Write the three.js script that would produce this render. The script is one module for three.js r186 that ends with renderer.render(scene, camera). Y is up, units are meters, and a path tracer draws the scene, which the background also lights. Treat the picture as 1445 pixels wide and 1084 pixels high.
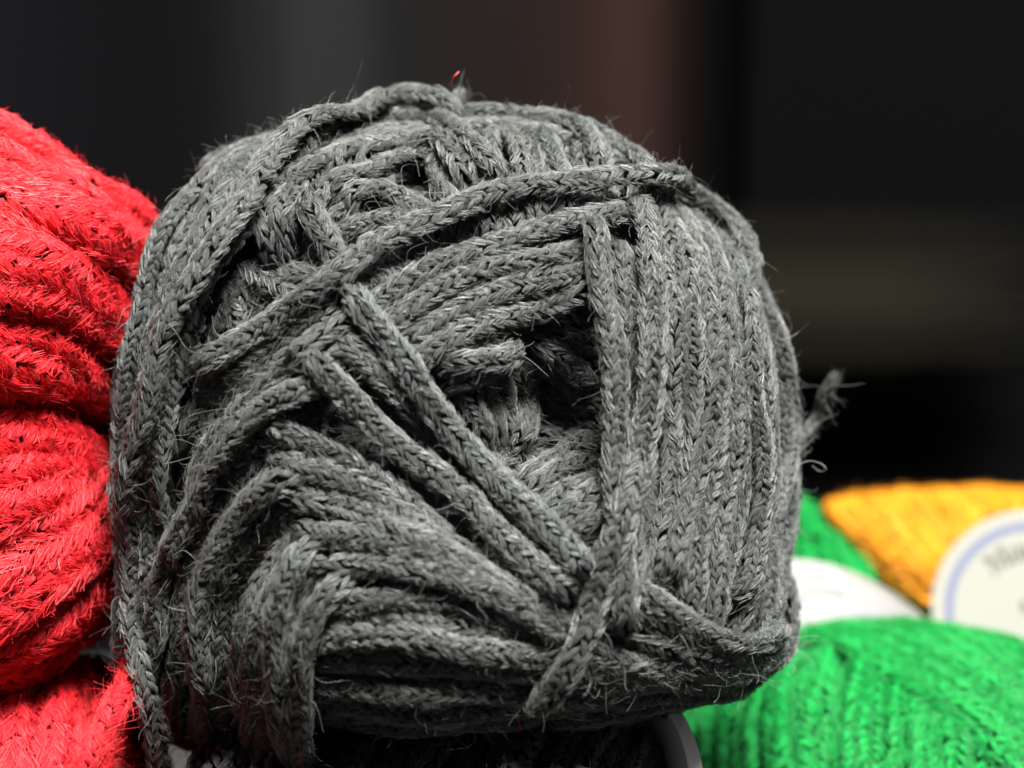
import * as THREE from 'three';
import { mergeGeometries } from 'three/addons/utils/BufferGeometryUtils.js';
import { RectAreaLightUniformsLib } from 'three/addons/lights/RectAreaLightUniformsLib.js';

// ------------------------------------------------------------ camera, lamps, exposure
const W = 1445, H = 1084, FOV = 24, PITCH = THREE.MathUtils.degToRad(10);
const FPX = (H / 2) / Math.tan(THREE.MathUtils.degToRad(FOV / 2));
const V = (x, y, z) => new THREE.Vector3(x, y, z);
const FWD = V(0, -Math.sin(PITCH), -Math.cos(PITCH)), UP = V(0, Math.cos(PITCH), -Math.sin(PITCH)), RIGHT = V(1, 0, 0);
const BALL = V(0, 0.125, 0), BALL_D = 0.27;
const CAM = BALL.clone().addScaledVector(FWD, -BALL_D).addScaledVector(RIGHT, -(645 - W / 2) / FPX * BALL_D).addScaledVector(UP, (588 - H / 2) / FPX * BALL_D);
const scene = new THREE.Scene();
scene.background = new THREE.Color().setRGB(0.08, 0.08, 0.084);
const camera = new THREE.PerspectiveCamera(FOV, 4 / 3, 0.01, 20);
camera.position.copy(CAM);
camera.up.copy(UP);
camera.lookAt(CAM.clone().add(FWD));
camera.focus = 0.232;
camera.userData.fStop = 12.5;
scene.add(camera);
const renderer = new THREE.WebGLRenderer({ antialias: true });
renderer.toneMapping = THREE.LinearToneMapping;
renderer.toneMappingExposure = 1.0;
renderer.shadowMap.enabled = true;
RectAreaLightUniformsLib.init();
// two ceiling panels of the shop: one in front of the shelf, one overhead
const LAMPS = [
  { at: V(0.3, 1.4, 0.48), w: 0.6, h: 0.35, power: 205, color: [1, 0.985, 0.95], label: 'white ceiling light panel in front of the yarn shelf' },
  { at: V(0.1, 1.5, -0.15), w: 0.9, h: 0.5, power: 8, color: [0.95, 0.98, 1], label: 'white ceiling light panel straight above the yarn' },
];
for (const [i, L] of LAMPS.entries()) {
  const g = new THREE.Group();
  g.name = 'ceiling_light' + (i ? '_00' + i : '');
  g.position.copy(L.at); g.userData = { label: L.label, category: 'ceiling light', group: 'ceiling light panels' };
  scene.add(g);
  const frame = new THREE.Mesh(new THREE.BoxGeometry(L.w + 0.06, 0.05, L.h + 0.06), new THREE.MeshStandardMaterial({ color: 0xd8d8d8, roughness: 0.6 }));
  frame.name = 'housing'; frame.position.y = 0.03; g.add(frame);
  const glow = new THREE.Mesh(new THREE.BoxGeometry(L.w, 0.004, L.h), new THREE.MeshStandardMaterial({ color: 0xffffff, emissive: 0xffffff, emissiveIntensity: 1 }));
  glow.name = 'diffuser'; glow.position.y = 0.001; g.add(glow);
  const l = new THREE.RectAreaLight(new THREE.Color().setRGB(...L.color), L.power, L.w, L.h);
  l.position.copy(L.at).add(V(0, -0.006, 0)); l.up.set(0, 0, 1); l.lookAt(L.at.x, L.at.y - 1, L.at.z);
  scene.add(l);
}

// ------------------------------------------------------------ helpers
function rng(seed) { let a = seed >>> 0; return () => { a = (a + 0x6D2B79F5) >>> 0; let t = a; t = Math.imul(t ^ (t >>> 15), t | 1); t ^= t + Math.imul(t ^ (t >>> 7), t | 61); return ((t ^ (t >>> 14)) >>> 0) / 4294967296; }; }
const lerp = (a, b, t) => a + (b - a) * t, clamp = (x, a, b) => Math.min(b, Math.max(a, x));
const ray = (px, py) => FWD.clone().addScaledVector(RIGHT, (px - W / 2) / FPX).addScaledVector(UP, (H / 2 - py) / FPX);
const at = (px, py, depth) => CAM.clone().addScaledVector(ray(px, py), depth);
const taken = {};
function numbered(n) { const k = taken[n] = (taken[n] ?? -1) + 1; return k ? n + '_' + String(k).padStart(3, '0') : n; }
function thing(name, label, category, pos, group) {
  const g = new THREE.Group(); g.name = numbered(name); g.userData = { label, category }; if (group) g.userData.group = group;
  if (pos) g.position.copy(pos);
  scene.add(g); return g;
}
function mesh(name, geo, mat, parent, pos) {
  const m = new THREE.Mesh(geo, mat); m.name = name; m.castShadow = m.receiveShadow = true;
  if (pos) m.position.copy(pos);
  parent.add(m); return m;
}
// fibre streaks: fine lines that run along u
function streakTexture(seed, n = 256) {
  const r = rng(seed), d = new Uint8Array(n * n * 4), f = new Float32Array(n * n);
  for (let k = 0; k < 1500; k++) {
    const y0 = r() * n, x0 = r() * n, len = 30 + r() * 130, sl = (r() - 0.5) * 0.5, a = 0.25 + r() * 0.75;
    for (let i = 0; i < len; i++) { const x = (x0 + i) % n | 0, y = ((y0 + sl * i + 4 * n) % n) | 0; f[y * n + x] = Math.max(f[y * n + x], a * Math.sin(Math.PI * i / len)); }
  }
  for (let i = 0; i < n * n; i++) { const v = 255 * f[i]; d[4 * i] = d[4 * i + 1] = d[4 * i + 2] = v; d[4 * i + 3] = 255; }
  const t = new THREE.DataTexture(d, n, n); t.wrapS = t.wrapT = THREE.RepeatWrapping; t.magFilter = THREE.LinearFilter; t.needsUpdate = true; return t;
}
const streaks = streakTexture(5);
function woolMaterial(rgb, opt = {}) {
  return new THREE.MeshPhysicalMaterial({ color: new THREE.Color().setRGB(...rgb), roughness: opt.roughness ?? 0.62, sheen: opt.sheen ?? 0.35, sheenRoughness: 0.5, sheenColor: new THREE.Color().setRGB(...(opt.sheenColor ?? rgb.map(c => Math.min(1, c * 2 + 0.1)))), specularIntensity: opt.spec ?? 0.6, bumpMap: streaks, bumpScale: opt.bump ?? 0.0003, vertexColors: true });
}

// a wound body: an uneven rounded solid whose outline across the view direction is given; strands are laid on it
class Body {
  constructor({ cx, cy, depth, sil, rz, n = 2.2, pits = [], grow = 1 }) {
    this.c = at(cx, cy, depth); this.depth = depth; this.n = n; this.rz = rz;
    const k = depth / FPX * 0.975;
    this.s = sil.map(([x, y]) => [Math.atan2(cy - y, x - cx), Math.hypot(x - cx, y - cy) * k * grow]).sort((a, b) => a[0] - b[0]);
    this.tab = [];
    for (let i = 0; i < 720; i++) {
      const a = -Math.PI + i * Math.PI / 360, L = this.s.length;
      let j = this.s.findIndex(e => e[0] > a); if (j < 0) j = 0;
      const e1 = this.s[j], e0 = this.s[(j + L - 1) % L];
      let d = e1[0] - e0[0], t = a - e0[0]; if (d <= 0) d += 2 * Math.PI; if (t < 0) t += 2 * Math.PI;
      this.tab.push(lerp(e0[1], e1[1], t / d));
    }
    for (let pass = 0; pass < 4; pass++) { const o = this.tab.slice(); for (let i = 0; i < 720; i++) { let s = 0; for (let k2 = -6; k2 <= 6; k2++) s += o[(i + k2 + 720) % 720]; this.tab[i] = s / 13; } }
    this.pits = pits.map(([x, y, w, a]) => { const q = at(x, y, depth - rz * 0.8).sub(this.c); return [q.dot(RIGHT), q.dot(UP), w, a]; });
  }
  F(p) {
    const q = p.clone().sub(this.c), x = q.dot(RIGHT), y = q.dot(UP), z = -q.dot(FWD);
    const a = (Math.atan2(y, x) + Math.PI) / Math.PI * 360, i = Math.floor(a) % 720, s = lerp(this.tab[i], this.tab[(i + 1) % 720], a - Math.floor(a));
    let f = Math.pow(Math.pow(Math.hypot(x, y) / s, this.n) + Math.pow(Math.abs(z) / this.rz, this.n), 1 / this.n);
    if (z > 0) for (const [px, py, w, am] of this.pits) if (am < 0 || !this.bridge) f += am * Math.exp(-((x - px) ** 2 + (y - py) ** 2) / (w * w)) * f;
    return f;
  }
  onto(p, k = 1) { const q = p.clone(); for (let i = 0; i < 4; i++) { const f = this.F(q); q.sub(this.c).multiplyScalar(k / f).add(this.c); } return q; }
  normal(p) {
    const e = 2e-4, f = this.F(p), g = V(this.F(p.clone().add(V(e, 0, 0))) - f, this.F(p.clone().add(V(0, e, 0))) - f, this.F(p.clone().add(V(0, 0, e))) - f).normalize();
    return g.multiplyScalar(0.6).addScaledVector(p.clone().sub(this.c).normalize(), 0.4).normalize();
  }
  hit(px, py, lift = 0) {
    const k = 1 + lift / 0.047;
    const d = ray(px, py); let best = 9, bt = this.depth, prev = null;
    for (let t = this.depth - 0.075; t < this.depth + 0.035; t += 0.001) {
      const f = this.F(CAM.clone().addScaledVector(d, t)); if (f < best) { best = f; bt = t; }
      if (f < k) { let a = t - 0.001, b = t; for (let i = 0; i < 12; i++) { const m = (a + b) / 2; this.F(CAM.clone().addScaledVector(d, m)) < k ? b = m : a = m; } return CAM.clone().addScaledVector(d, b); }
    }
    return this.onto(CAM.clone().addScaledVector(d, bt), k);
  }
  // the wound mass under the strands
  coreGeometry(k, seg = 64) {
    const g = new THREE.SphereGeometry(0.05, seg, seg / 2), P = g.attributes.position;
    for (let i = 0; i < P.count; i++) { const q = this.onto(V().fromBufferAttribute(P, i).add(this.c), k); P.setXYZ(i, q.x, q.y, q.z); }
    g.setAttribute('color', new THREE.BufferAttribute(new Float32Array(P.count * 3).fill(1), 3));
    g.computeVertexNormals(); return g;
  }
}

// one laid strand: a knitted cord of slanting stitch legs round a thin core, draped over the strands laid before it
class Winder {
  constructor(root, body, { d, pitch, cols = 6, rings = 3, sides = 5, mat, seed, fuzz = [], tint = 0.18, tilt = 0.42, hug = 0.9, coreR = 0.33, fat = 1 }) {
    Object.assign(this, { root, body, d, pitch, cols, rings, sides, mat, tint, tilt, hug, coreR, fat }); this.r = rng(seed); this.hash = new Map(); this.hairSpots = [];
    this.cell = d;
  }
  key(p) { return Math.floor(p.x / this.cell) * 73856093 ^ Math.floor(p.y / this.cell) * 19349663 ^ Math.floor(p.z / this.cell) * 83492791; }
  // waypoints in world space -> evenly spaced samples on the body
  sample(pts, step) {
    const c = new THREE.CatmullRomCurve3(pts, false, 'centripetal'), n = Math.max(4, Math.round(c.getLength() / step));
    return c.getSpacedPoints(n);
  }
  extend(list, len, step, front) {
    const a = front ? list[0] : list[list.length - 1], b = front ? list[1] : list[list.length - 2];
    let p = a.clone(), dir = a.clone().sub(b).normalize();
    for (let s = 0; s < len; s += step) {
      let q = this.body.onto(p.clone().addScaledVector(dir, step)); dir = q.clone().sub(p).normalize(); p = q; front ? list.unshift(q.clone()) : list.push(q.clone());
    }
  }
  lay(pts, o = {}) {
    const d = this.d * (o.thick ?? 1), step = 0.0008, r = this.r;
    let list = this.sample(pts, step);
    if (!o.free) list = list.map(p => this.body.onto(p));
    const tuck = o.tuck ?? [0, 0], ext = o.ext ?? [0, 0];
    if (ext[0]) this.extend(list, ext[0], step, true);
    if (ext[1]) this.extend(list, ext[1], step, false);
    const n = list.length, N = list.map(p => this.body.normal(p));
    let h = new Array(n).fill((o.h ?? 0) * d);
    if (o.drape !== false) {
      const D = this.hug * d, cap = (o.cap ?? 2.4) * d;
      for (let i = 0; i < n; i++) {
        if (i > n * (o.until ?? 1)) continue;
        let need = h[i]; const s = list[i];
        for (let e = -1; e <= 4; e++) {
          const probe = s.clone().addScaledVector(N[i], e * d * 0.9);
          for (let x = -1; x <= 1; x++) for (let y = -1; y <= 1; y++) for (let z = -1; z <= 1; z++) {
            const L = this.hash.get(this.key(V(probe.x + x * this.cell, probe.y + y * this.cell, probe.z + z * this.cell))); if (!L) continue;
            for (const q of L) { const w = q.clone().sub(s), t = w.dot(N[i]), lat2 = w.lengthSq() - t * t; if (lat2 < D * D) need = Math.max(need, t + Math.sqrt(D * D - lat2)); }
          }
        }
        h[i] = need > cap ? cap + (need - cap) * 0.12 : need;
      }
      for (let i = 1; i < n; i++) h[i] = Math.max(h[i], h[i - 1] - 0.38 * step);
      for (let i = n - 2; i >= 0; i--) h[i] = Math.max(h[i], h[i + 1] - 0.38 * step);
      for (let pass = 0; pass < 3; pass++) { const c = h.slice(); for (let i = 0; i < n; i++) { let s = 0, w = 0; for (let k = -3; k <= 3; k++) if (c[i + k] !== undefined) { s += c[i + k]; w++; } h[i] = s / w; } }
    }
    if (o.dry) return { list, h };
    const ph1 = r() * 6.28, ph2 = r() * 6.28, wob = (o.wobble ?? 0.10) * d;
    const C = [];
    for (let i = 0; i < n; i++) {
      let hh = h[i];
      if (tuck[0]) { const t = clamp(1 - i * step / tuck[0], 0, 1); hh -= t * t * (1.6 * d + Math.max(0, hh) * 0.5); }
      if (tuck[1]) { const t = clamp(1 - (n - 1 - i) * step / tuck[1], 0, 1); hh -= t * t * (1.6 * d + Math.max(0, hh) * 0.5); }
      const T = list[Math.min(n - 1, i + 1)].clone().sub(list[Math.max(0, i - 1)]).normalize(), B = T.clone().cross(N[i]);
      C.push(list[i].clone().addScaledVector(N[i], hh + wob * 0.5 * Math.sin(i * step * 330 + ph1)).addScaledVector(B, o.free ? 0 : wob * Math.sin(i * step * 240 + ph2)));
    }
    for (const p of C) { const k = this.key(p); let L = this.hash.get(k); if (!L) this.hash.set(k, L = []); L.push(p); }
    return this.build(C, N, d, step, o);
  }
  build(C, N, d, step, o) {
    const r = this.r, n = C.length, pos = [], nor = [], uv = [], col = [], idx = [], cols = o.cols ?? this.cols, S = this.sides, R = o.rings ?? this.rings, pitch = this.pitch * (o.thick ?? 1);
    const fr = []; for (let i = 0; i < n; i++) { const T = C[Math.min(n - 1, i + 1)].clone().sub(C[Math.max(0, i - 1)]).normalize(), Nn = N[i].clone().addScaledVector(T, -N[i].dot(T)).normalize(); fr.push([T, Nn, T.clone().cross(Nn)]); }
    const flat = (o.flat ?? 0.86) * (0.94 + r() * 0.12), wide = (o.wide ?? 1.06) * (0.94 + r() * 0.14);
    const point = (s, a, rad) => { const f = clamp(s / step, 0, n - 1.001), i = Math.floor(f), t = f - i, A = fr[i], q = C[i].clone().lerp(C[i + 1], t); return q.addScaledVector(A[1], Math.cos(a) * rad * flat).addScaledVector(A[2], Math.sin(a) * rad * wide); };
    const tone = 1 + (r() - 0.5) * 2 * this.tint, warm = (r() - 0.5) * 0.1;
    const push = (p, m, u, v, c) => { pos.push(p.x, p.y, p.z); nor.push(m.x, m.y, m.z); uv.push(u, v); col.push(c * (1 + warm), c, c * (1 - warm)); return pos.length / 3 - 1; };
    const len = (n - 1) * step, twist0 = r() * 6.28, twist = (r() - 0.5) * 120 * (o.twist ?? 1), u0 = r() * 5;
    // core
    const cs = 6; let prev = null;
    for (let i = 0; ; i += 2) {
      const ii = Math.min(i, n - 1), ring = []; const taper = Math.min(1, 0.15 + Math.min(ii, n - 1 - ii) * step / (d * 0.7));
      for (let k = 0; k < cs; k++) { const a = k / cs * 6.2832, p = point(ii * step, a, this.coreR * d * taper), m = p.clone().sub(C[ii]).normalize(); ring.push(push(p, m, ii * step * 300, k / cs, tone * 0.8)); }
      if (prev) for (let k = 0; k < cs; k++) { const a = prev[k], b = prev[(k + 1) % cs], c = ring[k], e = ring[(k + 1) % cs]; idx.push(a, c, b, b, c, e); }
      prev = ring; if (ii === n - 1) break;
    }
    // stitch legs
    const rows = Math.ceil(len / pitch) + 1, dth = 6.2832 / cols;
    for (let k = 0; k < cols; k++) {
      const sg = k % 2 ? 1 : -1;
      for (let j = -1; j < rows; j++) {
        const s0 = (j + (k % 2 ? 0.5 : 0.0) + (r() - 0.5) * 0.42) * pitch, s1 = s0 + pitch * (1.6 + (r() - 0.5) * 0.5), sm = (s0 + s1) / 2;
        if (sm < 0 || sm > len) continue;
        const am = k * dth + twist0 + twist * sm + (r() - 0.5) * 0.3; if (Math.cos(am) < -0.4 && !o.round) continue;
        const w = d * (0.22 + (r() - 0.5) * 0.08) * Math.pow(6 / cols, 0.75) * this.fat, th = d * (0.155 + (r() - 0.5) * 0.06), c = tone * (1 + (r() - 0.5) * (this.tint > 0.1 ? 0.9 : 0.3)), lift = (r() - 0.5) * 0.12 * d, turn = (r() - 0.5) * 0.7, taper = Math.min(1, 0.3 + Math.min(sm, len - sm) / (d * 0.8));
        const path = t => point(lerp(s0, s1, t), am + (sg + turn) * this.tilt * dth * 1.5 * (t - 0.5) * 2, taper * (0.335 * d + lift + 0.085 * d * Math.sin(Math.PI * Math.min(1, t * 1.15)) + 0.03 * d * t));
        const P0 = path(0), P1 = path(1), ax = P1.clone().sub(P0).normalize(), mid = path(0.5), fi = Math.round(clamp(sm / step, 0, n - 1)), out = mid.clone().sub(C[fi]).normalize(); out.addScaledVector(ax, -out.dot(ax)).normalize();
        const side = ax.clone().cross(out), uo = r() * 3 + u0, vo = r();
        const t0 = push(P0, ax.clone().negate().add(out).normalize(), uo, vo, c); let last = null;
        for (let q = 1; q <= R; q++) {
          const t = q / (R + 1), p = path(t), pr = Math.pow(Math.sin(Math.PI * Math.pow(t, 0.85)), 0.6), ring = [];
          for (let e = 0; e < S; e++) { const a = e / S * 6.2832, ca = Math.cos(a), sa = Math.sin(a); const v = p.clone().addScaledVector(out, ca * th * pr).addScaledVector(side, sa * w * pr * 0.8), m = out.clone().multiplyScalar(ca / th).addScaledVector(side, sa / w).normalize().addScaledVector(ax, (t - 0.5) * 0.9).normalize(); ring.push(push(v, m, uo + t * 0.15, vo + e / S * 0.2, c)); }
          for (let e = 0; e < S; e++) { const f = (e + 1) % S; if (!last) idx.push(t0, ring[f], ring[e]); else idx.push(last[e], last[f], ring[e], last[f], ring[f], ring[e]); }
          last = ring;
        }
        const t1 = push(P1, ax.clone().add(out).normalize(), uo + 0.15, vo, c);
        for (let e = 0; e < S; e++) idx.push(last[e], last[(e + 1) % S], t1);
        if (Math.cos(am) > -0.2 && o.hair !== false) this.hairSpots.push([mid, ax, out, side, o.hairs ?? 1, s1 - s0, w, th]);
      }
    }
    const g = new THREE.BufferGeometry();
    g.setAttribute('position', new THREE.Float32BufferAttribute(pos, 3)); g.setAttribute('normal', new THREE.Float32BufferAttribute(nor, 3)); g.setAttribute('uv', new THREE.Float32BufferAttribute(uv, 2)); g.setAttribute('color', new THREE.Float32BufferAttribute(col, 3)); g.setIndex(idx);
    const org = this.root.position; g.translate(-org.x, -org.y, -org.z);
    tris += idx.length / 3;
    return mesh(o.name ?? 'strand', g, o.mat ?? this.mat, this.root);
  }
  // strands interpolated between two guide paths
  family(g1, g2, n, o = {}) {
    const A = new THREE.CatmullRomCurve3(g1.map(([x, y]) => V(x, y, 0)), false, 'centripetal'), B = new THREE.CatmullRomCurve3(g2.map(([x, y]) => V(x, y, 0)), false, 'centripetal'), j = o.jitter ?? 5;
    const order = [...Array(n).keys()]; if (o.shuffle !== false) for (let i = n - 1; i > 0; i--) { const k = Math.floor(this.r() * (i + 1)); [order[i], order[k]] = [order[k], order[i]]; }
    for (const i of order) {
      const t = n > 1 ? i / (n - 1) : 0, pts = [], j0 = (this.r() - 0.5) * 2 * j, e0 = (this.r() - 0.5) * (o.ragged ?? 0), e1 = (this.r() - 0.5) * (o.ragged ?? 0);
      for (let k = 0; k <= 6; k++) { const u = lerp(e0, 1 + e1, k / 6), a = A.getPoint(clamp(u, 0, 1)), b = B.getPoint(clamp(u, 0, 1)); pts.push(this.body.hit(lerp(a.x, b.x, t) + j0 + (this.r() - 0.5) * j, lerp(a.y, b.y, t) + j0 * 0.6 + (this.r() - 0.5) * j, this.d * (o.lift ?? 0.5))); }
      this.lay(dedupe(pts), { cap: 1.4, ...o });
    }
  }
  trace(p, o = {}) {
    this.body.bridge = o.bridge; const opt = { cap: 2.2, ...o };
    let lifts = p.map(() => this.d * (o.lift ?? 1.3)), pts;
    for (let k = 0; k < 3; k++) {   // settle: the height the strand really gets decides where its waypoints meet the mass
      pts = p.map(([x, y], i) => this.body.hit(x, y, lifts[i]));
      if (k < 2) { const { list, h } = this.lay(dedupe(pts), { ...opt, dry: true, ext: [0, 0] }); lifts = pts.map(q => { let b = 0, bd = 9; const s = this.body.onto(q); list.forEach((e, i) => { const dd = e.distanceToSquared(s); if (dd < bd) { bd = dd; b = i; } }); return h[b]; }); }
    }
    const m = this.lay(dedupe(pts), opt); this.body.bridge = false; return m;
  }
  // loops all round the mass, in planes through its middle
  loops(n, o = {}) {
    for (let i = 0; i < n; i++) {
      const z = this.r() * 2 - 1, a = this.r() * 6.28, ax = V(Math.sqrt(1 - z * z) * Math.cos(a), Math.sqrt(1 - z * z) * Math.sin(a), z); if (o.axis) ax.lerp(o.axis, 0.75).normalize();
      const u = V(0.3, 0.8, 0.5).cross(ax).normalize(), v = ax.clone().cross(u), off = (this.r() - 0.5) * (o.spread ?? 0.03), pts = [];
      for (let k = 0; k <= 26; k++) { const t = k / 26 * 6.2832; pts.push(this.body.onto(this.body.c.clone().addScaledVector(u, 0.04 * Math.cos(t)).addScaledVector(v, 0.04 * Math.sin(t)).addScaledVector(ax, off))); }
      this.lay(pts, { h: -0.7, drape: false, rings: 2, ...o });
    }
  }
  // felted fibres over the mass under the strands
  felt(n, k = 0.955) {
    for (let i = 0; i < n; i++) {
      const z = this.r() * 2 - 1, a = this.r() * 6.2832, q = Math.sqrt(1 - z * z), p = this.body.onto(this.body.c.clone().add(V(q * Math.cos(a), q * Math.sin(a), z).multiplyScalar(0.04)), k);
      const nn = this.body.normal(p), ax = V(this.r() - 0.5, this.r() - 0.5, this.r() - 0.5).cross(nn).normalize();
      this.hairSpots.push([p, ax, nn, ax.clone().cross(nn), 0.2, 0.004, 0.0009, 0.0005]);
    }
  }
  // fibres of each stitch leg: one small bundle laid along every leg
  bundles({ mat, seed = 5, share = 1, loose = 1, name = 'fibres', rad = 1 }) {
    const r = rng(seed), vars = bundleVariants(loose, rad), spots = this.hairSpots.filter(() => r() < share), per = vars.map(() => []), o = this.root.position, M = new THREE.Matrix4(), c = new THREE.Color();
    for (const h of spots) per[Math.floor(r() * vars.length)].push(h);
    vars.forEach((g, i) => {
      if (!per[i].length) return;
      const im = new THREE.InstancedMesh(g, mat, per[i].length); im.name = name; im.userData.kind = 'stuff';
      per[i].forEach(([p, ax, out, side, , L, w, th], k) => {
        const q = p.clone().sub(o), sg = r() < 0.5 ? -1 : 1, a = ax.clone().multiplyScalar(sg), sd = side.clone().multiplyScalar(sg), l = L * (0.55 + r() * 0.2), ww = w * 0.95, tt = th * 1.06;
        M.set(sd.x * ww, out.x * tt, a.x * l, q.x, sd.y * ww, out.y * tt, a.y * l, q.y, sd.z * ww, out.z * tt, a.z * l, q.z, 0, 0, 0, 1);
        im.setMatrixAt(k, M); const b = 0.7 + r() * 0.6; im.setColorAt(k, c.setRGB(b, b, b));
      });
      this.root.add(im);
    });
  }
  // loose fibres that stand off the strands
  fuzz(count, { len = [0.001, 0.0028], lift = 0.5, mat, seed = 3, name = 'fuzz', curl = 1 }) {
    const r = rng(seed), vars = hairVariants(curl), per = Math.ceil(count / vars.length), o = this.root.position;
    const tot = this.hairSpots.reduce((s, h) => s + h[4], 0), cum = []; let acc = 0; for (const h of this.hairSpots) cum.push(acc += h[4]);
    const M = new THREE.Matrix4(), c = new THREE.Color();
    for (const [vi, g] of vars.entries()) {
      const im = new THREE.InstancedMesh(g, mat, per); im.name = name; im.userData.kind = 'stuff';
      for (let i = 0; i < per; i++) {
        const x = r() * tot; let lo = 0, hi = cum.length - 1; while (lo < hi) { const m = (lo + hi) >> 1; cum[m] < x ? lo = m + 1 : hi = m; }
        const [p, ax, out, side] = this.hairSpots[lo], L = lerp(len[0], len[1], Math.pow(r(), 2.2)), k = lift * (0.2 + r() * 1.1), sg = r() < 0.5 ? -1 : 1;
        const z = ax.clone().multiplyScalar(sg * (0.5 + r() * 0.7)).addScaledVector(out, k).addScaledVector(side, (r() - 0.5) * 1.6).normalize(), y = out.clone().addScaledVector(z, -out.dot(z)).normalize(), xx = y.clone().cross(z);
        const q = p.clone().addScaledVector(side, (r() - 0.5) * this.d * 0.35).addScaledVector(ax, (r() - 0.5) * this.d * 0.4).addScaledVector(out, this.d * 0.07).sub(o);
        M.set(xx.x * L, y.x * L, z.x * L, q.x, xx.y * L, y.y * L, z.y * L, q.y, xx.z * L, y.z * L, z.z * L, q.z, 0, 0, 0, 1);
        im.setMatrixAt(i, M); const b = 0.75 + r() * 0.6; im.setColorAt(i, c.setRGB(b, b, b));
      }
      this.root.add(im);
    }
  }
}
let tris = 0;
const dedupe = a => a.filter((p, i) => !i || p.distanceTo(a[i - 1]) > 1e-4);
// curling fibres of unit length along z, built as thin three-sided threads
const hairCache = {};
function hairVariants(curl) {
  if (hairCache[curl]) return hairCache[curl];
  const out = [], r = rng(77);
  for (let v = 0; v < 8; v++) {
    const n = 9, a = (0.15 + r() * 0.35) * curl, fx = 2 + r() * 4, fy = 1.5 + r() * 3, px = r() * 6, py = r() * 6, ax = (0.06 + r() * 0.12) * curl, ay = (0.05 + r() * 0.1) * curl, pos = [], idx = [];
    for (let i = 0; i <= n; i++) {
      const t = i / n, x = ax * (Math.sin(fx * t + px) - Math.sin(px)), y = a * t * (1 - 0.8 * t) + ay * (Math.sin(fy * t + py) - Math.sin(py)), ww = 0.0105 * (1 - 0.6 * t);
      for (let k = 0; k < 3; k++) { const an = k * 2.0944; pos.push(x + Math.cos(an) * ww, y + Math.sin(an) * ww, t); }
      if (i) for (let k = 0; k < 3; k++) { const p = (i - 1) * 3, q = i * 3, f = (k + 1) % 3; idx.push(p + k, p + f, q + k, p + f, q + f, q + k); }
    }
    const g = new THREE.BufferGeometry(); g.setAttribute('position', new THREE.Float32BufferAttribute(pos, 3)); g.setAttribute('uv', new THREE.Float32BufferAttribute(new Float32Array(pos.length / 3 * 2), 2)); g.setIndex(idx); g.computeVertexNormals(); out.push(g);
  }
  return hairCache[curl] = out;
}
// a bundle in leg space: x across, y out, z along the leg from -1 to 1; fibres lie on the upper half of an oval and fray at the ends
const bundleCache = {};
function bundleVariants(loose, rad) {
  const key = loose + '/' + rad; if (bundleCache[key]) return bundleCache[key];
  const out = [], r = rng(123);
  for (let v = 0; v < 10; v++) {
    const pos = [], idx = [], nf = 8, n = 5;
    for (let f = 0; f < nf; f++) {
      const a0 = (r() - 0.5) * 3.4, da = (r() - 0.5) * 1.5, z0 = -1.15 + r() * 0.7, z1 = z0 + 0.9 + r() * 1.1, fl0 = Math.pow(r(), 4) * 1.2 * loose, fl1 = Math.pow(r(), 4) * 1.8 * loose, wr = (0.028 + r() * 0.026) * rad, sw = (r() - 0.5) * 0.8 * loose, base = pos.length / 3;
      for (let i = 0; i <= n; i++) {
        const t = i / n, z = lerp(z0, z1, t), a = a0 + da * (t - 0.5), R = Math.sqrt(Math.max(0.12, 1 - 0.75 * z * z)) * (0.99 + 0.06 * Math.sin(7 * t + f)) + fl1 * t ** 4 + fl0 * (1 - t) ** 4, x = Math.sin(a) * R + sw * t ** 3, y = Math.cos(a) * R;
        for (let k = 0; k < 3; k++) { const an = k * 2.0944 + 1.57, tp = i === n || !i ? 0.3 : 1; pos.push(x + Math.cos(an) * wr * tp, y + Math.sin(an) * wr * 1.7 * tp, z); }
        if (i) for (let k = 0; k < 3; k++) { const p = base + (i - 1) * 3, q = base + i * 3, e = (k + 1) % 3; idx.push(p + k, p + e, q + k, p + e, q + e, q + k); }
      }
    }
    const g = new THREE.BufferGeometry(); g.setAttribute('position', new THREE.Float32BufferAttribute(pos, 3)); g.setAttribute('uv', new THREE.Float32BufferAttribute(new Float32Array(pos.length / 3 * 2), 2)); g.setIndex(idx); g.computeVertexNormals(); out.push(g);
  }
  return bundleCache[key] = out;
}
const hairMat = (rgb, rough = 0.45) => new THREE.MeshStandardMaterial({ color: new THREE.Color().setRGB(...rgb), roughness: rough });

// ------------------------------------------------------------ the setting: shelf and dark background
const SHELF_Y = 0.0;
const shelf = mesh('shelf', new THREE.BoxGeometry(1.2, 0.03, 0.56), new THREE.MeshStandardMaterial({ color: new THREE.Color().setRGB(0.012, 0.011, 0.01), roughness: 0.9 }), scene, V(0.05, SHELF_Y - 0.015, 0.02));
shelf.userData.kind = 'structure';
const wallMat = (rgb, rough = 0.9) => new THREE.MeshPhysicalMaterial({ color: new THREE.Color().setRGB(...rgb), roughness: rough, specularIntensity: 0.15 });
const wall = mesh('wall', new THREE.BoxGeometry(2.6, 3.0, 0.1), wallMat([0.026, 0.025, 0.0255]), scene, V(0, 0.5, -1.45)); wall.userData.kind = 'structure';

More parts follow.
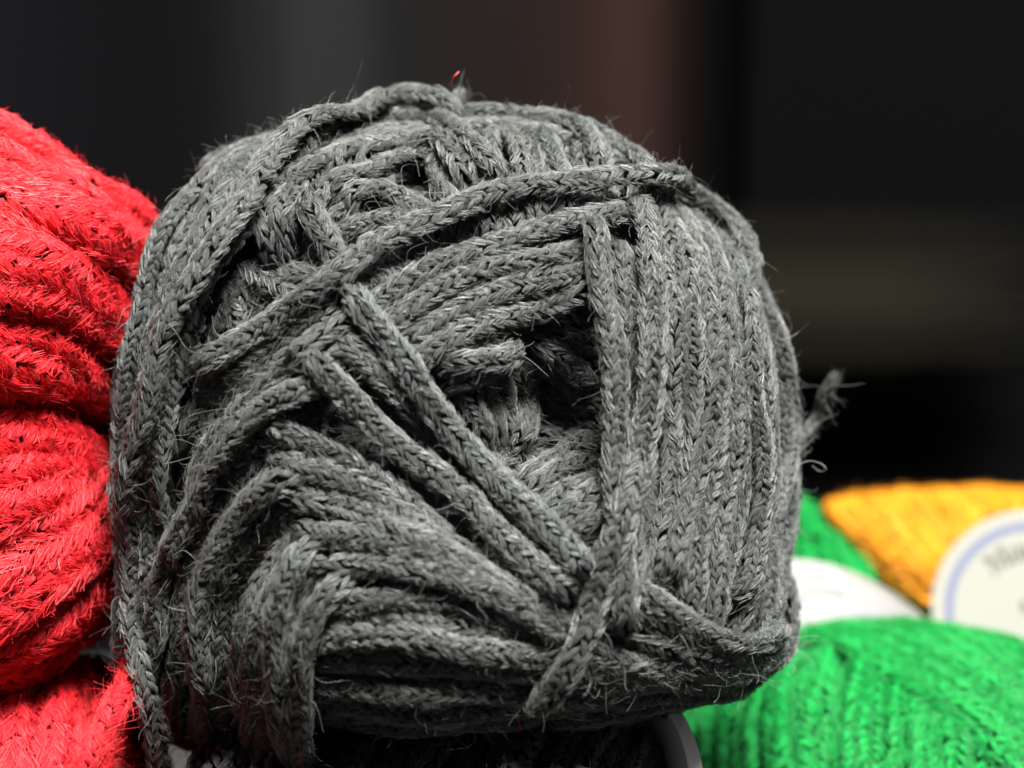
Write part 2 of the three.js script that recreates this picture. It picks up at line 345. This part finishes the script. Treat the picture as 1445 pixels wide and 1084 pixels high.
function slatScreen(name, label, category, mat, spots, horizontal) {   // slats stand closer together towards one end
  const p0 = spots[0], g = thing(name, label, category, V(p0[0].x, 0, p0[0].z));
  for (const [p, w, len] of spots) mesh('slat', horizontal ? new THREE.BoxGeometry(len ?? 0.5, w, 0.008) : new THREE.BoxGeometry(w, 1.7, 0.008), mat, g, horizontal ? V(p.x - p0[0].x, p.y, p.z - p0[0].z) : V(p.x - p0[0].x, 0.25, p.z - p0[0].z));
}
const upright = [], across = [], dark = [], dark2 = [];
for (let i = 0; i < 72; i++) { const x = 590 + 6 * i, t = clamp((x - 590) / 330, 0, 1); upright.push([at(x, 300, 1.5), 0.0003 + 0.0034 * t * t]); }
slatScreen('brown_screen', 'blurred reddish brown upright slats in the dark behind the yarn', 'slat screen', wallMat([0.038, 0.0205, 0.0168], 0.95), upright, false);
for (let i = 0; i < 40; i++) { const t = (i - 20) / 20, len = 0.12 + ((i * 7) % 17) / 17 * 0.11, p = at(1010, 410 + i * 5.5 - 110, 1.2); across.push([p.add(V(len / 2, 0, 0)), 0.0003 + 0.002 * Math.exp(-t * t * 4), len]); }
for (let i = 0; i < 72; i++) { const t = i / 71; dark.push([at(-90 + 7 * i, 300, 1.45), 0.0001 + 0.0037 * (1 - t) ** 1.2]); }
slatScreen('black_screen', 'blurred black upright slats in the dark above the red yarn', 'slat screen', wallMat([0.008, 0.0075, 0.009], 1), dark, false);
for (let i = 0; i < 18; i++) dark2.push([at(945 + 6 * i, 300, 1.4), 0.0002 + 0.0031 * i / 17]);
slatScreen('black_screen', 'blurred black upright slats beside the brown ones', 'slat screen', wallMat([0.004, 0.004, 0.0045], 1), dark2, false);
function backCabinet() {
  const e = at(1050, 300, 1.3), g = thing('cabinet', 'blurred black cabinet standing behind the yarn beside the brown slats', 'cabinet', V(e.x, -0.6, e.z));
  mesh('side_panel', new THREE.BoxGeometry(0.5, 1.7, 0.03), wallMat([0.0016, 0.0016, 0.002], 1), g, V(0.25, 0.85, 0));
}
backCabinet();
slatScreen('olive_rack', 'blurred olive brown cross slats in front of the black cabinet', 'rack', wallMat([0.016, 0.0145, 0.009], 0.95), across, true);

// ------------------------------------------------------------ charcoal ball in the middle
const charcoal = woolMaterial([0.052, 0.0565, 0.0535], { sheenColor: [0.4, 0.43, 0.43], roughness: 0.45, spec: 1 });
function blackBall() {
  const body = new Body({ cx: 645, cy: 588, depth: BALL_D, rz: 0.0475, n: 2.5, grow: 1.02,
    sil: [[1085, 588], [1070, 480], [1015, 375], [935, 312], [830, 255], [740, 232], [640, 222], [500, 228], [410, 250], [315, 280], [254, 335], [216, 430], [196, 540], [193, 700], [206, 850], [236, 970], [330, 1000], [500, 1005], [650, 1000], [800, 972], [900, 938], [1000, 905], [1055, 878], [1062, 840], [1080, 740]],
    pits: [[795, 572, 0.0085, 0.38], [720, 560, 0.014, 0.08], [330, 820, 0.02, 0.05], [560, 250, 0.011, 0.06], [590, 945, 0.02, -0.16], [930, 900, 0.016, -0.09]] });
  const root = thing('yarn_ball', 'charcoal black ball of knitted cord yarn with crossing strands and a hollow middle', 'yarn ball', BALL.clone().add(V(0, -0.05, 0)));
  const w = new Winder(root, body, { d: 0.0028, pitch: 0.0012, cols: 8, rings: 2, mat: charcoal, seed: 11 });
  const core = body.coreGeometry(0.93); core.translate(-root.position.x, -root.position.y, -root.position.z); mesh('core', core, charcoal, root);
  w.loops(42, { hairs: 0.3, cols: 6 });
  const X = 0.03;
  // left flank, upper back, lower-left fan, right flank
  w.family([[335, 205], [235, 305], [182, 430], [160, 580], [158, 720], [170, 880], [200, 1040]], [[440, 215], [345, 320], [285, 430], [250, 560], [235, 700], [240, 850], [265, 1010]], 10, { ext: [X, X], jitter: 6 });
  w.family([[470, 160], [440, 195], [400, 260], [380, 330]], [[640, 160], [600, 175], [540, 205], [500, 240]], 7, { ext: [X, 0.004], tuck: [0, 0.004] });
  w.family([[570, 140], [590, 190], [618, 245], [640, 300]], [[900, 235], [930, 262], [950, 288], [955, 310]], 12, { ext: [X, 0.004], tuck: [0, 0.006], jitter: 8 });
  w.family([[470, 860], [590, 855], [720, 880], [840, 910]], [[440, 1020], [590, 1035], [740, 1020], [850, 970]], 12, { ext: [0.012, 0.01], tuck: [0.006, 0], jitter: 6 });
  w.family([[430, 545], [345, 600], [275, 720], [245, 860], [250, 1010]], [[470, 840], [440, 910], [420, 980], [425, 1050]], 11, { ext: [0, 0.02], tuck: [0.004, 0], jitter: 9 });
  w.family([[940, 330], [965, 430], [972, 540], [965, 660], [945, 780], [925, 880]], [[1035, 335], [1098, 455], [1125, 600], [1118, 740], [1088, 890]], 12, { ext: [0.008, 0.02], jitter: 8, cap: 0.7 });
  w.trace([[1040, 345], [1100, 470], [1118, 600], [1110, 740], [1080, 880]], { ext: [X, X], cap: 0.5 });
  w.family([[480, 425], [390, 475], [300, 545], [262, 640]], [[455, 525], [385, 560], [310, 640], [275, 740]], 4, { tuck: [0.003, 0.003], h: -0.4, cap: 0.5 });
  w.trace([[985, 325], [1022, 440], [1012, 590], [975, 740], [940, 850]], { tuck: [0.003, 0.004], cap: 0.9 });
  w.trace([[1050, 395], [1062, 520], [1078, 640], [1068, 760], [1040, 870]], { tuck: [0.003, 0.004], cap: 0.9 });
  w.trace([[690, 158], [745, 142], [805, 155], [860, 195], [915, 245]], { ext: [0.006, 0.006], tuck: [0.005, 0.004] });
  w.trace([[425, 200], [485, 155], [545, 138], [605, 150]], { ext: [0.006, 0.006], tuck: [0.005, 0.004] });
  // walls of the hollow
  w.family([[740, 540], [790, 550], [850, 560]], [[740, 610], [790, 615], [860, 620]], 4, { tuck: [0.003, 0.003], lift: -1, h: -0.9 });
  w.family([[735, 490], [795, 520], [870, 560]], [[775, 430], [830, 460], [880, 495]], 4, { tuck: [0.004, 0.004] });
  w.family([[725, 695], [790, 655], [870, 630]], [[790, 830], [840, 795], [885, 760]], 7, { tuck: [0.004, 0.004] });
  w.family([[635, 515], [660, 570], [695, 640]], [[722, 490], [740, 560], [728, 640]], 4, { tuck: [0.004, 0.004], h: 0.1, jitter: 2 });
  w.family([[600, 500], [660, 490], [740, 460]], [[610, 545], [670, 520], [730, 490]], 3, { tuck: [0.004, 0.004] });
  // bottom
  w.family([[930, 868], [980, 890], [1030, 905], [1095, 905]], [[830, 985], [900, 970], [990, 958], [1085, 925]], 6, { ext: [0.006, X], tuck: [0.004, 0] });
  // strands between the two sweeps at the upper left
  w.trace([[440, 262], [500, 250], [560, 228], [640, 215]], { tuck: [0.004, 0.004], cap: 1.2 });
  w.trace([[470, 285], [530, 262], [590, 285], [620, 320]], { tuck: [0.003, 0.004], cap: 1.2 });
  w.trace([[455, 330], [520, 308], [570, 315], [600, 345]], { tuck: [0.003, 0.003], cap: 1.2 });
  w.trace([[420, 280], [448, 330], [480, 385], [500, 420]], { tuck: [0.003, 0.003], cap: 1.8 });
  w.trace([[565, 205], [610, 200], [650, 225], [668, 262]], { tuck: [0.003, 0.003] });
  w.trace([[610, 168], [650, 190], [690, 225], [720, 255]], { tuck: [0.003, 0.003] });
  w.trace([[735, 150], [790, 165], [830, 205], [850, 250]], { tuck: [0.003, 0.003] });
  // the bundle under the long arc
  w.family([[880, 300], [790, 312], [690, 330], [610, 365], [535, 412], [450, 470]], [[838, 398], [745, 425], [660, 460], [590, 500]], 4, { jitter: 2, ext: [0.004, 0.006], tuck: [0.004, 0.003], shuffle: false, lift: 1.1 });
  // left of the middle: slanting bundle
  w.family([[400, 605], [480, 650], [570, 725], [660, 800], [790, 880]], [[455, 805], [540, 805], [640, 830], [780, 890]], 5, { jitter: 4, ext: [0.004, 0.004], tuck: [0.004, 0.004], lift: 0.9, shuffle: false });
  w.trace([[458, 452], [522, 522], [592, 592], [672, 687], [762, 797]], { tuck: [0.004, 0.004], cap: 0.7 });
  // turned ends on the ridge at the left
  w.trace([[455, 530], [412, 555], [355, 590], [305, 645], [270, 720]], { tuck: [0.003, 0.004], ext: [0, 0.01], cap: 1.6 });
  w.trace([[425, 672], [370, 705], [318, 755], [285, 830], [275, 900]], { tuck: [0.003, 0.004], ext: [0, 0.01], cap: 1.6 });
  w.trace([[438, 775], [412, 830], [392, 905], [395, 990], [410, 1060]], { tuck: [0.003, 0], ext: [0, 0.01] });
  w.trace([[490, 830], [455, 880], [432, 950], [428, 1020]], { tuck: [0.003, 0], ext: [0, 0.012] });
  // right: lip of the lower edge and the pair of uprights
  w.trace([[900, 838], [960, 880], [1020, 905], [1072, 908]], { tuck: [0.004, 0.004], ext: [0, 0.012], cap: 1.4 });
  w.trace([[872, 330], [892, 420], [900, 520], [895, 640], [893, 740], [900, 830], [905, 900]], { tuck: [0.003, 0.004], bridge: true, lift: 0.5, cap: 0.8 });
  w.trace([[834, 305], [850, 385], [862, 470], [866, 560], [870, 650], [876, 740], [886, 830], [888, 920]], { tuck: [0.002, 0.004], thick: 1.08, bridge: true, cap: 2.2, h: 0.6 });
  w.trace([[903, 278], [918, 365], [928, 450], [918, 560], [906, 650], [892, 740], [868, 820], [835, 905], [790, 970], [745, 1020]], { tuck: [0.002, 0.002], thick: 1.12, bridge: true, cap: 2.6, lift: 1.7, h: 1.0 });
  // three long strands on top
  w.trace([[425, 495], [490, 560], [560, 628], [650, 700], [740, 790], [830, 862]], { tuck: [0.002, 0.004], thick: 1.05, bridge: true, cap: 2.6, lift: 1.7 });
  w.trace([[485, 398], [545, 480], [610, 575], [700, 672], [780, 762], [848, 840]], { tuck: [0.002, 0.003], thick: 1.08, bridge: true, cap: 2.8, lift: 1.8 });
  w.trace([[1062, 352], [1035, 320], [990, 288], [935, 255], [860, 257], [780, 264], [690, 278], [600, 310], [530, 344], [478, 384], [400, 434], [330, 484], [262, 540]], { ext: [0.01, 0], tuck: [0.008, 0.004], thick: 1.1, bridge: true, cap: 2.8, lift: 1.8 });
  w.lay([...[[665, 132], [630, 138], [560, 168], [475, 214], [400, 254], [345, 320], [298, 395], [255, 478], [236, 560], [208, 650], [188, 760]].map(([x, y]) => body.hit(x, y, 0.0035)), at(190, 870, 0.237), at(207, 970, 0.234), at(224, 1050, 0.237), at(238, 1130, 0.242)], { free: true, until: 0.68, cap: 2.5, tuck: [0.005, 0], thick: 1.15 });
  // loose end standing off at the right
  const e0 = body.hit(1128, 640), e1 = at(1150, 592, BALL_D - 0.004), e2 = at(1163, 555, BALL_D - 0.006), e3 = at(1180, 525, BALL_D - 0.007);
  w.lay([e0, e1, e2, e3], { free: true, drape: false, name: 'loose_end', round: true, hairs: 2, thick: 0.55 });
  w.lay([body.hit(640, 160), at(645, 142, BALL_D - 0.01), at(652, 127, BALL_D - 0.008)], { free: true, drape: false, name: 'loose_end', round: true, hairs: 2, thick: 0.6 });
  // lint and single long fibres caught on the ball
  const threads = [['red_lint', [0.5, 0.03, 0.03], [[636, 120, .004], [641, 108, .006], [648, 101, .006]], 0.00009], ['red_lint', [0.4, 0.05, 0.05], [[726, 1000, -.0005], [730, 1012, .0005], [735, 1030, 0]], 0.00006], ['red_lint', [0.25, 0.07, 0.05], [[1028, 922, .001], [1040, 917, .002], [1056, 906, .001]], 0.00006],
    ['stray_fibre', [0.2, 0.2, 0.19], [[500, 150, .001], [502, 118, .003], [512, 86, .004]], 0.00003], ['stray_fibre', [0.22, 0.2, 0.17], [[1128, 655, .001], [1148, 651, .002], [1160, 655, .002], [1166, 662, .002], [1156, 665, .001], [1146, 657, .001]], 0.00004], ['stray_fibre', [0.2, 0.2, 0.19], [[1105, 480, .001], [1125, 470, .003], [1142, 455, .004]], 0.00003], ['stray_fibre', [0.2, 0.2, 0.19], [[430, 196, 0], [424, 180, .002], [432, 168, .003]], 0.00003]];
  for (const [nm, rgb, pts, rd] of threads) { const c = new THREE.CatmullRomCurve3(pts.map(([x, y, off]) => { const p = body.hit(x, y, 0.004), q = at(x, y, p.clone().sub(CAM).dot(FWD) - off); return q.sub(root.position); })); mesh(nm, new THREE.TubeGeometry(c, 24, rd, 5), hairMat(rgb, 0.5), root); }
  w.felt(9000);
  const fm = hairMat([0.112, 0.118, 0.11], 0.33);
  w.bundles({ mat: fm, loose: 0.55, share: 0.85 });
  w.fuzz(36000, { mat: fm, lift: 0.35, len: [0.0009, 0.0026], curl: 1.6 });
  w.fuzz(9000, { mat: fm, lift: 1.2, len: [0.0015, 0.0045], seed: 9, name: 'stray_fibres', curl: 1.6 });
  return { body, w, root };
}
const black = blackBall();
console.log('black', tris);

// ------------------------------------------------------------ red skeins at the left
const red = woolMaterial([0.62, 0.009, 0.016], { sheenColor: [1, 0.12, 0.12], sheen: 0.5 });
function redBall() {
  const body = new Body({ cx: -190, cy: 590, depth: 0.262, rz: 0.044, n: 2.3,
    sil: [[0, 168], [60, 205], [130, 240], [215, 295], [190, 360], [172, 430], [155, 500], [130, 560], [118, 620], [128, 660], [142, 720], [155, 850], [150, 885], [110, 925], [0, 985], [-190, 1020], [-400, 985], [-540, 800], [-570, 590], [-540, 380], [-400, 210], [-190, 150]] });
  const root = thing('yarn_skein', 'fuzzy bright red yarn skein leaning against the charcoal ball', 'yarn skein', V(body.c.x, body.c.y - 0.045, body.c.z), 'coloured yarn skeins');
  const w = new Winder(root, body, { d: 0.0046, pitch: 0.0019, mat: red, seed: 21, rings: 2, tint: 0.06, coreR: 0.42, fat: 1.3, hug: 0.8 });
  const core = body.coreGeometry(0.94); core.translate(-root.position.x, -root.position.y, -root.position.z); mesh('core', core, red, root);
  w.loops(20, { hairs: 0.3, cols: 5 });
  w.family([[-200, 150], [-80, 148], [0, 166], [110, 226], [205, 296]], [[-220, 545], [-100, 530], [0, 535], [70, 552], [130, 595]], 12, { ext: [0.02, 0.02], jitter: 4, cap: 0.5 });
  w.family([[-220, 560], [-100, 590], [0, 600], [90, 620], [125, 640]], [[-220, 800], [-100, 780], [0, 740], [80, 700], [140, 655]], 7, { ext: [0.02, 0.015], jitter: 6, cap: 0.5 });
  w.family([[-200, 880], [-60, 830], [30, 770], [100, 705], [145, 640]], [[-160, 1010], [-40, 985], [60, 950], [140, 900], [165, 850]], 8, { ext: [0.02, 0.02], jitter: 5, cap: 0.6 });
  w.bundles({ mat: hairMat([0.68, 0.016, 0.024]), loose: 0.6, seed: 14 });
  w.felt(6000);
  w.fuzz(46000, { mat: hairMat([0.68, 0.016, 0.024]), lift: 0.6, len: [0.001, 0.0028], seed: 4, curl: 1.6 });
}
redBall();
function redLower() {
  const body = new Body({ cx: 40, cy: 1235, depth: 0.262, rz: 0.04, n: 2.2, sil: [[-340, 1235], [-220, 1060], [-60, 985], [60, 955], [130, 958], [180, 1000], [215, 1060], [235, 1140], [240, 1235], [200, 1400], [40, 1460], [-200, 1420]] });
  const root = thing('yarn_skein', 'red yarn skein lying underneath the upper red skein with a slanting loose strand', 'yarn skein', V(body.c.x, 0, body.c.z), 'coloured yarn skeins');
  const w = new Winder(root, body, { d: 0.0038, pitch: 0.0018, mat: red, seed: 22, rings: 2, tint: 0.06, coreR: 0.42, fat: 1.3 });
  const core = body.coreGeometry(0.94, 48); core.translate(-root.position.x, -root.position.y, -root.position.z); mesh('core', core, red, root);
  w.loops(6, { hairs: 0.3, cols: 4 });
  w.family([[-60, 990], [-80, 1060], [-90, 1140]], [[215, 1040], [225, 1090], [225, 1160]], 11, { ext: [0.02, 0.02], jitter: 4, cap: 0.4 });
  w.lay([body.hit(105, 1150), at(120, 1090, 0.224), at(150, 1020, 0.228), at(186, 945, 0.24), at(200, 880, 0.256)], { free: true, drape: false, name: 'loose_strand', round: true, thick: 0.72 });
  w.bundles({ mat: hairMat([0.68, 0.016, 0.024]), loose: 0.6, seed: 15 });
  w.fuzz(9000, { mat: hairMat([0.68, 0.016, 0.024]), lift: 0.8, len: [0.0012, 0.0035], seed: 5, curl: 1.6 });
}
redLower();

// ------------------------------------------------------------ charcoal skein below, with its paper band
function blackLower() {
  const body = new Body({ cx: 600, cy: 1290, depth: 0.2645, rz: 0.048, n: 2.45, sil: [[200, 1290], [215, 1120], [290, 1000], [450, 965], [600, 952], [800, 952], [905, 985], [950, 1090], [985, 1290], [900, 1560], [600, 1640], [300, 1560]] });
  const root = thing('yarn_skein', 'charcoal yarn skein lying underneath the charcoal ball, with a paper band', 'yarn skein', V(body.c.x, 0, body.c.z), 'coloured yarn skeins');
  const w = new Winder(root, body, { d: 0.003, pitch: 0.0016, mat: charcoal, seed: 31, rings: 2 });
  const core = body.coreGeometry(0.94, 48); core.translate(-root.position.x, -root.position.y, -root.position.z); mesh('core', core, charcoal, root);
  w.family([[310, 1000], [260, 1080], [200, 1180]], [[985, 1000], [945, 1080], [900, 1180]], 24, { ext: [0.02, 0.02], jitter: 4, cols: 5 });
  w.fuzz(8000, { mat: hairMat([0.2, 0.2, 0.19]), lift: 0.5, seed: 6 });
  // paper band: a bent strip standing off the skein at its right end
  const spine = [at(925, 962, 0.25), at(948, 986, 0.246), at(974, 1026, 0.243), at(990, 1075, 0.242), at(996, 1150, 0.244), at(994, 1240, 0.25)];
  const c = new THREE.CatmullRomCurve3(spine), n = 40, pos = [], idx = [], uv = [];
  for (let i = 0; i <= n; i++) { const p = c.getPoint(i / n), T = c.getTangent(i / n), wv = V(-0.35, 0.1, -1).normalize(), nn = T.clone().cross(wv).normalize(); for (const [a, b] of [[0, 0], [1, 0], [1, 1], [0, 1]]) { const q = p.clone().addScaledVector(wv, a * 0.03).addScaledVector(RIGHT, b * -0.0019).sub(root.position); pos.push(q.x, q.y, q.z); uv.push(i / n, a * 0.5 + b * 0.5); } if (i) for (let k = 0; k < 4; k++) { const a = (i - 1) * 4 + k, b = (i - 1) * 4 + (k + 1) % 4, d = i * 4 + k, e = i * 4 + (k + 1) % 4; idx.push(a, b, d, b, e, d); } }
  const g = new THREE.BufferGeometry(); g.setAttribute('position', new THREE.Float32BufferAttribute(pos, 3)); g.setAttribute('uv', new THREE.Float32BufferAttribute(uv, 2)); g.setIndex(idx); const gg = g.toNonIndexed(); gg.computeVertexNormals();
  mesh('paper_band', gg, new THREE.MeshStandardMaterial({ color: 0xf2efee, roughness: 0.7 }), root);
}
blackLower();

// ------------------------------------------------------------ green skeins at the right
const green = woolMaterial([0.002, 0.215, 0.034], { sheenColor: [0.02, 0.6, 0.15], sheen: 0.2, spec: 0.3 });
function greenFront() {
  const body = new Body({ cx: 1300, cy: 1215, depth: 0.305, rz: 0.045, n: 2.3, sil: [[970, 1215], [975, 1080], [1000, 1000], [1065, 945], [1140, 915], [1250, 900], [1350, 904], [1450, 922], [1560, 975], [1640, 1060], [1660, 1190], [1600, 1400], [1300, 1490], [1040, 1420]] });
  const root = thing('yarn_skein', 'bright green yarn skein with a crease between two winding directions', 'yarn skein', V(body.c.x, 0, body.c.z), 'coloured yarn skeins');
  const w = new Winder(root, body, { d: 0.0027, pitch: 0.0016, mat: green, seed: 41, rings: 2, tint: 0.05, coreR: 0.42, fat: 1.3 });
  const core = body.coreGeometry(0.94, 48); core.translate(-root.position.x, -root.position.y, -root.position.z); mesh('core', core, green, root);
  w.loops(12, { hairs: 0.3, cols: 4 });
  w.family([[1010, 950], [995, 1020], [1000, 1120], [1010, 1200]], [[1480, 1000], [1480, 1060], [1480, 1120], [1480, 1220]], 25, { ext: [0.02, 0.02], jitter: 3, h: -0.2, cols: 4, cap: 0.3 });
  w.family([[1040, 930], [1120, 905], [1240, 945], [1360, 1030], [1480, 1130]], [[1150, 870], [1290, 862], [1450, 910], [1560, 990], [1620, 1080]], 15, { ext: [0.02, 0.03], jitter: 3, cols: 4, cap: 0.5 });
  w.bundles({ mat: hairMat([0.003, 0.24, 0.04], 0.6), seed: 16 });
  w.fuzz(14000, { mat: hairMat([0.003, 0.25, 0.042], 0.6), lift: 0.5, len: [0.001, 0.0025], seed: 7 });
}
greenFront();
const paper = new THREE.MeshStandardMaterial({ color: 0xa9a79f, roughness: 0.55 });
function canvasTexture(w, h, draw) { const c = document.createElement('canvas'); c.width = w; c.height = h; draw(c.getContext('2d'), w, h); const t = new THREE.CanvasTexture(c); t.colorSpace = THREE.SRGBColorSpace; t.magFilter = THREE.LinearFilter; return t; }
function greenRear() {
  const body = new Body({ cx: 1090, cy: 1010, depth: 0.372, rz: 0.04, n: 2.2, sil: [[760, 1010], [850, 820], [980, 728], [1090, 716], [1150, 736], [1205, 778], [1255, 850], [1300, 940], [1310, 1010], [1280, 1200], [1090, 1420], [860, 1250]] });
  const root = thing('yarn_skein', 'green yarn skein with a white printed paper band, behind the creased green skein', 'yarn skein', V(body.c.x, 0, body.c.z), 'coloured yarn skeins');
  const w = new Winder(root, body, { d: 0.0027, pitch: 0.0018, mat: green, seed: 42, rings: 2, tint: 0.05, coreR: 0.42, fat: 1.3 });
  const core = body.coreGeometry(0.95, 48); core.translate(-root.position.x, -root.position.y, -root.position.z); mesh('core', core, green, root);
  w.loops(6, { cols: 4, hair: false });
  w.family([[1000, 740], [1010, 800], [1020, 880]], [[1235, 810], [1250, 860], [1260, 930]], 15, { ext: [0.02, 0.02], cols: 4 });
  w.fuzz(3000, { mat: hairMat([0.003, 0.25, 0.042], 0.6), lift: 0.5, seed: 8 });
  // paper band: follows the body just outside the strands
  const top = [[1060, 806], [1110, 811], [1160, 819], [1215, 842], [1258, 872], [1300, 910]], bot = [[1050, 900], [1110, 905], [1170, 910], [1230, 925], [1280, 950], [1320, 985]];
  const cA = new THREE.CatmullRomCurve3(top.map(([x, y]) => V(x, y, 0))), cB = new THREE.CatmullRomCurve3(bot.map(([x, y]) => V(x, y, 0))), pos = [], uv = [], idx = [], nu = 36, nv = 10;
  for (let i = 0; i <= nu; i++) { const a = cA.getPoint(i / nu), b = cB.getPoint(i / nu); for (let j = 0; j <= nv; j++) { const p = body.hit(lerp(a.x, b.x, j / nv), lerp(a.y, b.y, j / nv)), q = p.addScaledVector(body.normal(p), 0.0046).sub(root.position); pos.push(q.x, q.y, q.z); uv.push(i / nu, 1 - j / nv); } }
  for (let i = 0; i < nu; i++) for (let j = 0; j < nv; j++) { const a = i * (nv + 1) + j, b = a + 1, c = a + nv + 1, d = c + 1; idx.push(a, b, c, b, d, c); }
  const g = new THREE.BufferGeometry(); g.setAttribute('position', new THREE.Float32BufferAttribute(pos, 3)); g.setAttribute('uv', new THREE.Float32BufferAttribute(uv, 2)); g.setIndex(idx); g.computeVertexNormals();
  const tex = canvasTexture(512, 256, (x, w2, h2) => {
    x.fillStyle = '#f1efec'; x.fillRect(0, 0, w2, h2);
    x.fillStyle = '#dfe0f4'; x.fillRect(0, h2 * 0.56, w2, 14);
    x.fillStyle = '#e2d3bd'; x.fillRect(w2 * 0.45, 8, w2 * 0.5, 16);
    x.fillStyle = '#b9b5b2'; for (const [a, b, c, d] of [[0.22, 0.2, 0.16, 0.07], [0.25, 0.36, 0.2, 0.07], [0.2, 0.5, 0.1, 0.06]]) x.fillRect(a * w2, b * h2, c * w2, d * h2);
  });
  mesh('paper_band', g, new THREE.MeshStandardMaterial({ color: new THREE.Color().setRGB(0.19, 0.19, 0.19), map: tex, roughness: 0.7, side: THREE.DoubleSide }), root);
}
greenRear();

// ------------------------------------------------------------ yellow skein with a round end label
const yellow = woolMaterial([0.64, 0.225, 0.0015], { sheenColor: [1, 0.6, 0.05], sheen: 0.4 });
function yellowSkein() {
  const body = new Body({ cx: 1430, cy: 905, depth: 0.40, rz: 0.04, n: 2.3, sil: [[1215, 840], [1150, 738], [1164, 714], [1215, 708], [1260, 703], [1340, 702], [1440, 702], [1560, 705], [1660, 760], [1700, 890], [1660, 1100], [1430, 1210], [1250, 1100], [1225, 950]] });
  const root = thing('yarn_skein', 'golden yellow yarn skein with a round white end label', 'yarn skein', V(body.c.x, 0, body.c.z), 'coloured yarn skeins');
  const w = new Winder(root, body, { d: 0.0026, pitch: 0.0017, mat: yellow, seed: 51, rings: 2, tint: 0.06, coreR: 0.42, fat: 1.3 });
  const core = body.coreGeometry(0.95, 48); core.translate(-root.position.x, -root.position.y, -root.position.z); mesh('core', core, yellow, root);
  w.loops(6, { cols: 4, hair: false });
  w.family([[1340, 880], [1280, 830], [1210, 760], [1165, 715]], [[1520, 780], [1500, 740], [1470, 700], [1440, 680]], 26, { ext: [0.01, 0.02], cols: 4, cap: 0.3, jitter: 3 });
  w.fuzz(4000, { mat: hairMat([0.72, 0.28, 0.004], 0.6), lift: 0.5, seed: 12 });
  const tex = canvasTexture(512, 512, (x, s) => {
    x.fillStyle = '#f6f4e6'; x.fillRect(0, 0, s, s);
    x.strokeStyle = '#a6ace0'; x.lineWidth = 19; x.beginPath(); x.arc(s / 2, s / 2, s * 0.415, 0, 7); x.stroke();
    x.save(); x.translate(s / 2, s / 2); x.fillStyle = '#96948a'; x.font = 'bold 74px serif'; x.textAlign = 'center';
    for (const [ch, a] of [['M', -0.62], ['a', -0.3], ['r', -0.08]]) { x.save(); x.rotate(a); x.fillText(ch, 0, -s * 0.25); x.restore(); }
    x.fillStyle = '#55544e'; x.font = 'bold 44px sans-serif'; x.fillText('N', -20, 8); x.restore();
  });
  const R = 0.0197, disc = new THREE.CylinderGeometry(R, R, 0.0006, 72);
  for (let i = 0, P = disc.attributes.position, U = disc.attributes.uv; i < P.count; i++) U.setXY(i, P.getX(i) / R / 2 + 0.5, 0.5 - P.getZ(i) / R / 2);
  const lab = mesh('end_label', disc, [paper, new THREE.MeshStandardMaterial({ color: new THREE.Color().setRGB(0.26, 0.26, 0.26), map: tex, roughness: 0.7 }), paper], root, at(1460, 862, 0.352).sub(root.position));
  const zz = FWD.clone().negate().addScaledVector(UP, 0.1).addScaledVector(RIGHT, -0.12).normalize(), xx = UP.clone().cross(zz).normalize();
  lab.quaternion.setFromRotationMatrix(new THREE.Matrix4().makeBasis(xx, zz, xx.clone().cross(zz)));
}
yellowSkein();

console.log('triangles', tris);
scene.traverse(o => { if (o.isMesh) { o.castShadow = true; o.receiveShadow = true; } });
renderer.render(scene, camera);
